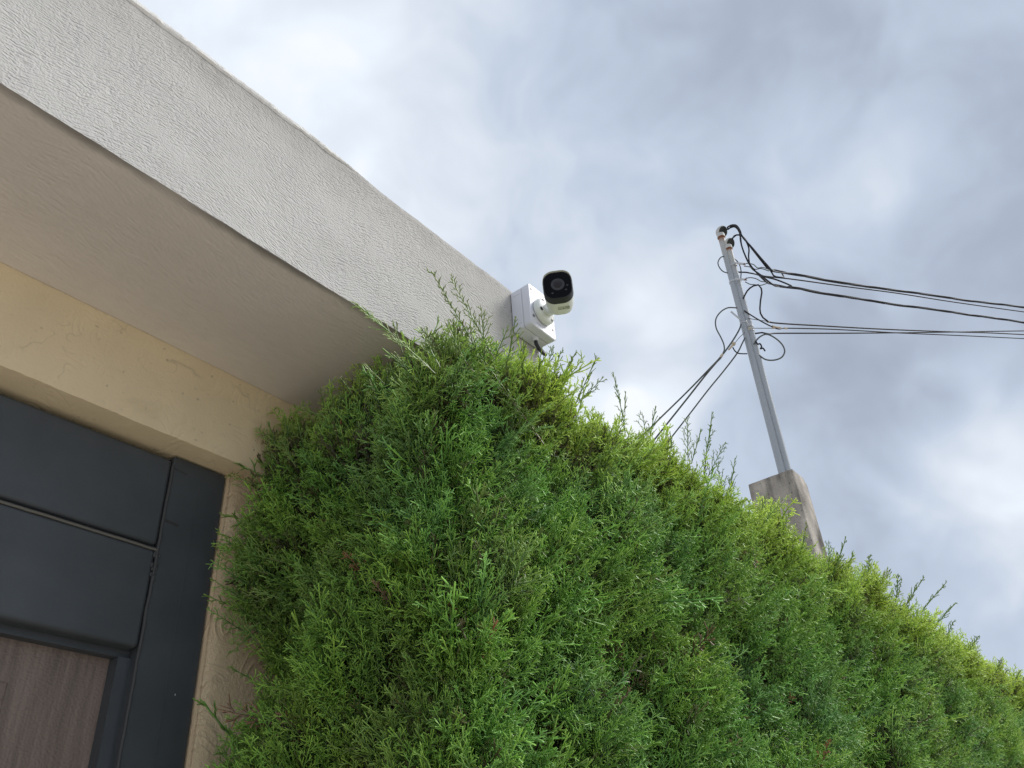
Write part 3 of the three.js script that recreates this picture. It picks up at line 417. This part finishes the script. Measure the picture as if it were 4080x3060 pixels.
// ------------------------------------------------------------------ cypress hedge
const XL = .90, HTOP = (x) => GY0 + .945 + .115 * smooth(.86, 1.04, x) - .03 * smooth(1.05, 1.25, x) + .028 * smooth(1.25, 1.7, x) - .02 * smooth(1.0, 1.2, x) * smooth(1.7, 1.25, x) + .012 * smooth(3, 8, x);
const ZF = (x) => -.80 + .021 * (x - .9), XR = 11.5, ZB = -1.352;
const hedge = thing('hedge', 'tall clipped green cypress hedge running right from the door pillar', 'hedge', [XL + .2, 0, -1.1]);
// sprays are branching threads: a curved axis, alternate branchlets and their own side twigs
class Threads {
  constructor() { this.P = []; this.N = []; this.C = []; this.I = []; }
  seg(a, b, ra, rb, ca, cb) {
    const d = b.clone().sub(a).normalize(), s = Math.abs(d.y) < .9 ? V(0, 1, 0) : V(1, 0, 0), u = d.clone().cross(s).normalize(), w = d.clone().cross(u), o = this.P.length / 3;
    for (const [p, r, c] of [[a, ra, ca], [b, rb, cb]]) for (let k = 0; k < 3; k++) { const t = k * 2.0944, n = u.clone().multiplyScalar(Math.cos(t)).addScaledVector(w, Math.sin(t)); this.P.push(p.x + n.x * r, p.y + n.y * r, p.z + n.z * r); this.N.push(n.x, n.y, n.z); this.C.push(...c); }
    for (let k = 0; k < 3; k++) { const n = (k + 1) % 3; this.I.push(o + k, o + n, o + 3 + n, o + k, o + 3 + n, o + 3 + k); }
    this.I.push(o + 3, o + 4, o + 5);
  }
  build() { const g = new THREE.BufferGeometry(); g.setAttribute('position', new THREE.Float32BufferAttribute(this.P, 3)); g.setAttribute('normal', new THREE.Float32BufferAttribute(this.N, 3)); g.setAttribute('color', new THREE.Float32BufferAttribute(this.C, 3)); g.setIndex(this.I); return g; }
}
const mixc = (a, b, t) => [lerp(a[0], b[0], t), lerp(a[1], b[1], t), lerp(a[2], b[2], t)];
function spray(T, r, base, dir, flat, len, opt) {
  const { rad = .00100, pitch = .0068, ang = .76, blen = .019, wob = .16, wood, green, tip, sub = true, bend = .25, woodTo = .25 } = opt;
  let d = dir.clone().normalize(); const n = Math.max(4, Math.round(len / .012)), pts = [base.clone()], dirs = [d.clone()];
  const drift = V(r() - .5, r() - .5, r() - .5).multiplyScalar(bend * .35);
  for (let i = 1; i <= n; i++) { d = d.clone().addScaledVector(drift, 1 / n * 2).addScaledVector(V(r() - .5, r() - .5, r() - .5), wob).normalize(); pts.push(pts[i - 1].clone().addScaledVector(d, len / n)); dirs.push(d.clone()); }
  const colAt = (t) => t < woodTo ? mixc(wood, green, smooth(woodTo * .4, woodTo, t)) : mixc(green, tip, smooth(.55, 1, t));
  for (let i = 0; i < n; i++) T.seg(pts[i], pts[i + 1], rad * lerp(1.15, .8, i / n), rad * lerp(1.15, .8, (i + 1) / n), colAt(i / n), colAt((i + 1) / n));
  let s = 1; const count = Math.floor(len / pitch);
  for (let k = 1; k < count; k++) {
    const t = k / count + (r() - .5) * .3 / count, i = Math.min(n - 1, Math.floor(t * n)), f = t * n - i, p = pts[i].clone().lerp(pts[i + 1], f), ax = dirs[i]; s = -s;
    const sd = flat.clone().addScaledVector(ax, -flat.dot(ax)).normalize().multiplyScalar(s), nm = ax.clone().cross(sd), th = ang * (.75 + .5 * r());
    const bd = ax.clone().multiplyScalar(Math.cos(th)).addScaledVector(sd, Math.sin(th)).addScaledVector(nm, (r() - .5) * .9).normalize();
    const L = blen * (.45 + .8 * r()) * Math.min(1, .35 + (1 - t) * 1.25) * Math.min(1, .5 + t * 2.5), m = p.clone().addScaledVector(bd, L * .55), b2 = bd.clone().addScaledVector(ax, .35).addScaledVector(V(r() - .5, r() - .5, r() - .5), .3).normalize(), e = m.clone().addScaledVector(b2, L * .45);
    const c0 = mixc(colAt(t), green, .5), c1 = mixc(green, tip, .35), c2 = tip;
    T.seg(p, m, rad * .92, rad * .86, c0, c1); T.seg(m, e, rad * .86, rad * .66, c1, c2);
    if (sub && L > .009) for (let q = 0; q < (L > .018 ? 3 : 2); q++) { const tt = .3 + .25 * q + .1 * r(), o = tt < .55 ? p.clone().addScaledVector(bd, L * tt) : m.clone().addScaledVector(b2, L * (tt - .55)), sg = (q + k) % 2 ? 1 : -1, sv = bd.clone().cross(nm).multiplyScalar(sg), sdv = bd.clone().multiplyScalar(.8).addScaledVector(sv, .55).addScaledVector(nm, (r() - .5) * .8).normalize(); T.seg(o, o.clone().addScaledVector(sdv, .0045 + .0065 * r()), rad * .82, rad * .6, c1, c2); }
  }
}
M.leaf = std({ color: 0xffffff, vertexColors: true, roughness: .46 });
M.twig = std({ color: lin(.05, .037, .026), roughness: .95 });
{
  const r = rng(2024), W0 = [.3, .24, .2], G0 = [.70, .76, .76], T0 = [2.5, 2.2, 2.0];  // spray bases darkened to paint deeper hollows, tips lifted for contrast
  // dark mass of old twigs inside
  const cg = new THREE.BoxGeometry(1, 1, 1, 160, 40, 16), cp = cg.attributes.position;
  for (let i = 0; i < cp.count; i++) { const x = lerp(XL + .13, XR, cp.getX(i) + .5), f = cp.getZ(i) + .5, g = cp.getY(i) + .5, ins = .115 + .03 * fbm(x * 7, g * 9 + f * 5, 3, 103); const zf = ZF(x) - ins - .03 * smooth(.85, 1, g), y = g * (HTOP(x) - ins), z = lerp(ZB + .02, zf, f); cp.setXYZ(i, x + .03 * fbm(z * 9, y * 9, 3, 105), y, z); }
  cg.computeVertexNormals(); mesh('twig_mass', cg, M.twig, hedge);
  // spray kinds
  const kinds = []; for (let k = 0; k < 9; k++) { const T = new Threads(); spray(T, r, V(0, 0, 0), V(0, 1, 0), V(1, 0, 0), .06 + .035 * r(), { wood: W0, green: G0, tip: T0 }); kinds.push(T.build()); }
  const lists = kinds.map(() => []), dead = [];
  const q = new THREE.Quaternion(), m4 = new THREE.Matrix4(), YY = V(0, 1, 0);
  const put = (p, n, layer, big = 1) => {
    const clump = fbm(p.x * 4.2 + p.z * 2, p.y * 3.4 - p.z * 3, 3, 111), fine = fbm(p.x * 11 + p.z * 6, p.y * 11, 2, 113) + .9 * pn(p.x * 19 + p.z * 9, p.y * 15 - p.z * 5, 256, 256, 143);
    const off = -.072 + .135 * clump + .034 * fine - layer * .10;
    const dir = n.clone().multiplyScalar(.75).add(V(0, .58, 0)).add(V(r() - .5, r() - .5, r() - .5).multiplyScalar(1.35)).addScaledVector(V(fbm(p.x * 6, p.y * 6 + p.z * 4, 2, 115), fbm(p.y * 6, p.x * 6, 2, 117), fbm(p.x * 6, p.y * 6, 2, 119)), .9).normalize();
    const pos = p.clone().addScaledVector(n, off).addScaledVector(dir, -.02);
    q.setFromUnitVectors(YY, dir).multiply(new THREE.Quaternion().setFromAxisAngle(YY, r() * 6.283));
    const s = big * (.72 + .6 * r()); m4.compose(pos, q, V(s, s, s));
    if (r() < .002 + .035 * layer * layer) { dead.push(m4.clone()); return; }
    // growth colours with light and shade painted in: blue-green old sprays, yellower fresh ones towards the top, olive patches
    const hue = fbm(p.x * 3 + 7, p.y * 3 + p.z * 2, 3, 121) + (r() - .5) * .5, youngLit = clamp(smooth(-.34, .02, p.y - HTOP(p.x)) * .8 + .35 * clump + (r() - .5) * .35 - .05 - layer * .3 + .3 * smooth(1.8, 6, p.x) - .45 * smooth(1.25, .95, p.x));  // also paints light: far end paled as haze, left end dulled as shade
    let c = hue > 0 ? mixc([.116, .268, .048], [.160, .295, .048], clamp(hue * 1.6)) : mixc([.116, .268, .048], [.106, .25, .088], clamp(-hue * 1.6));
    c = mixc(c, [.39, .54, .085], youngLit * .95); const v = .8 + .4 * r(); const dryShade = fbm(p.x * 5 + p.z * 5, p.y * 4 + 3, 3, 141); c = mixc(c, [.085, .10, .045], .3 * smooth(.1, .5, dryShade + .3 * smooth(1.15, .92, p.x) - .1)); c = mixc(c, [.05, .042, .026], .92 * smooth(.12, .55, layer));  // left end and inner sprays painted darker as shade, besides withered and brown growth
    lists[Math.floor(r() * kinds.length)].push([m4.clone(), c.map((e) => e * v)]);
  };
  const RC = .13, RS = .075;                              // rounding of the upright corner and the shoulder
  function surf(s, y) {                                  // s runs from the wall along the end face, round the corner, along the front
    const d0 = -ZB - .8 - RC, arc = RC * Math.PI / 2; let p, n;
    if (s < d0) { p = V(XL, y, ZB + s); n = V(-1, 0, 0); }
    else if (s < d0 + arc) { const a = (s - d0) / RC; n = V(-Math.cos(a), 0, Math.sin(a)); p = V(XL + RC + n.x * RC, y, -.8 - RC + n.z * RC); }
    else { const x = XL + RC + s - d0 - arc; p = V(x, y, ZF(x)); n = V(0, 0, 1); }
    const top = HTOP(p.x), over = y - (top - RS);
    if (over > 0) { const a = Math.min(over / RS, 1.57); const k = RS * (1 - Math.cos(a)); p.addScaledVector(n, -k); p.y = top - RS + RS * Math.sin(a); n.multiplyScalar(Math.cos(a)).add(V(0, Math.sin(a), 0)); }
    return [p, n];
  }
  const SEND = XR - XL;
  const sow = (count, s0, s1, y0, big = 1) => { for (let i = 0; i < count; i++) { const s = lerp(s0, s1, r()), x = Math.max(XL, XL + s - .6), y = lerp(y0, HTOP(x) - RS + RS * 1.6, r()), layer = Math.pow(r(), 1.5); const [p, n] = surf(s, y); put(p, n, layer, big); } };
  sow(9200, 0, .60, GY0 + .02); sow(19500, .55, 2.2, GY0 - .02); sow(17000, 2.2, 4.6, GY0 + .2, 1.12); sow(17000, 4.6, SEND + .6, GY0 + .35, 1.35);
  sow(5000, 0, SEND, .05, 1.6);
  for (let i = 0; i < 15000; i++) { const x = XL + .05 + (i < 7000 ? 1.7 * r() : (XR - XL) * r()), z = lerp(ZB, ZF(x) - .06, r()); put(V(x, HTOP(x), z), V(0, 1, .15).normalize(), Math.pow(r(), 1.5), 1.1); }
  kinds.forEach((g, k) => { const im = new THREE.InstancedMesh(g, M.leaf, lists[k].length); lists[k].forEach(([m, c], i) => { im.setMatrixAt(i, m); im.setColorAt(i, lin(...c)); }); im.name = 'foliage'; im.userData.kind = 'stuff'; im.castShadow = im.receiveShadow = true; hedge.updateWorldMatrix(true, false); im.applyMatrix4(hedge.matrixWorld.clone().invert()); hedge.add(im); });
  { const im = new THREE.InstancedMesh(kinds[0], M.leaf, dead.length); dead.forEach((m, i) => { im.setMatrixAt(i, m); im.setColorAt(i, r() < .2 ? lin(.17, .08, .045) : lin(.12, .085, .055)); }); im.name = 'dead_twigs'; im.userData.kind = 'stuff'; im.applyMatrix4(hedge.matrixWorld.clone().invert()); hedge.add(im); }
  // stems of the cypresses
  for (let x = XL + .35; x < 8; x += .62) { const s = .02 + .01 * r(), p = V(x, 0, -1.12 + .05 * (r() - .5)); mesh('stem', rod(p, p.clone().add(V(.05 * (r() - .5), HTOP(x) - .35, .05 * (r() - .5))), s, s * .35, 8), M.twig, hedge); }
  // single shoots that stand clear of the clipped faces: [foot, tip] in the photograph
  const front = [[1120, 872, 940, 582, 1], [1045, 735, 968, 600, 0], [902, 768, 778, 640, 0], [835, 712, 765, 655, 0], [865, 745, 850, 690, 0], [985, 752, 976, 690, 0], [1046, 745, 1040, 662, 0], [1098, 772, 1119, 684, 0], [1075, 760, 1100, 700, 0], [1130, 800, 1135, 735, 0], [1160, 820, 1172, 752, 0], [1195, 850, 1240, 762, 1], [1196, 815, 1213, 758, 1], [1180, 800, 1195, 745, 0], [1247, 862, 1289, 768, 0], [1262, 858, 1306, 815, 0], [1345, 905, 1325, 803, 0], [1350, 880, 1352, 845, 0], [1402, 955, 1422, 878, 0], [1396, 940, 1388, 890, 0], [1450, 960, 1447, 930, 0], [1486, 975, 1484, 905, 0], [1498, 985, 1514, 927, 0], [1524, 1010, 1533, 888, 1], [1535, 1015, 1561, 952, 0], [1560, 1060, 1548, 1000, 0], [1575, 1070, 1592, 990, 0], [1650, 1130, 1690, 1078, 0], [1640, 1118, 1655, 1070, 0], [1730, 1190, 1745, 1130, 0], [1790, 1225, 1790, 1170, 0], [1800, 1240, 1834, 1165, 0], [1830, 1240, 1842, 1195, 0], [1872, 1268, 1876, 1200, 1], [1900, 1275, 1926, 1232, 0], [1935, 1300, 1945, 1240, 1], [1955, 1310, 1990, 1242, 1], [1985, 1330, 2050, 1264, 0], [2015, 1360, 2064, 1300, 0], [2040, 1385, 2060, 1340, 0], [2090, 1410, 2112, 1372, 0], [2150, 1455, 2163, 1425, 0], [2190, 1475, 2204, 1448, 0], [1000, 770, 960, 700, 0], [940, 775, 905, 715, 0], [1580, 1075, 1575, 1030, 0], [1690, 1150, 1705, 1110, 0]];
  const end = [[640, 985, 562, 948], [600, 1000, 575, 960], [585, 1060, 497, 1018], [612, 1215, 445, 1168], [580, 1240, 478, 1205], [560, 1165, 505, 1120], [705, 900, 635, 880], [700, 875, 692, 838], [760, 850, 735, 815], [560, 1345, 498, 1392], [545, 1575, 468, 1625], [560, 1390, 500, 1325], [548, 1470, 492, 1440], [640, 1010, 600, 945], [830, 830, 790, 785], [880, 800, 850, 760], [600, 1290, 540, 1275]];
  const shoot = (a, b, woody, k) => { const T = new Threads(), d = b.clone().sub(a), L = d.length(), near = clamp(2.2 / a.distanceTo(EYE), .75, 1.25); const w = woody === 1 ? [.15, .10, .06] : [.13, .16, .06], g = mixc([.11, .23, .045], [.16, .27, .06], r()), t = mixc(g, [.30, .38, .10], .75); spray(T, r, a, d, V(r() - .5, r() - .5, r() - .5).normalize(), L, { rad: .0011 * (a.distanceTo(EYE) > 3 ? 1.5 : 1) + .0002 * woody, pitch: .0078, ang: .5, blen: Math.min(.032, L * .26 + .006), wood: w, green: g, tip: t, sub: true, bend: .05, wob: .07, woodTo: woody ? .55 : .25 }); mesh('shoot', T.build(), M.leaf, hedge); void near; void k; };
  for (const [x0, y0, x1, y1, w] of front) { let z = -.8; for (let i = 0; i < 4; i++) z = ZF(onZ(x0 * 1.8445, y0 * 1.8445, z).x) - .03; const a = onZ(x0 * 1.8445, y0 * 1.8445, z), b = onPlane(x1 * 1.8445, y1 * 1.8445, a.clone().addScaledVector(AHEAD, .02 * (r() - .5)), AHEAD); shoot(a.clone().addScaledVector(b.clone().sub(a), -.3), b, w); }
  for (const [x0, y0, x1, y1] of end) { const X = .915, a = onX(x0 * 1.8445, y0 * 1.8445, X), b = onX(x1 * 1.8445, y1 * 1.8445, X - .02 - .03 * r()); shoot(a, b, 0); }
}

renderer.render(scene, camera);
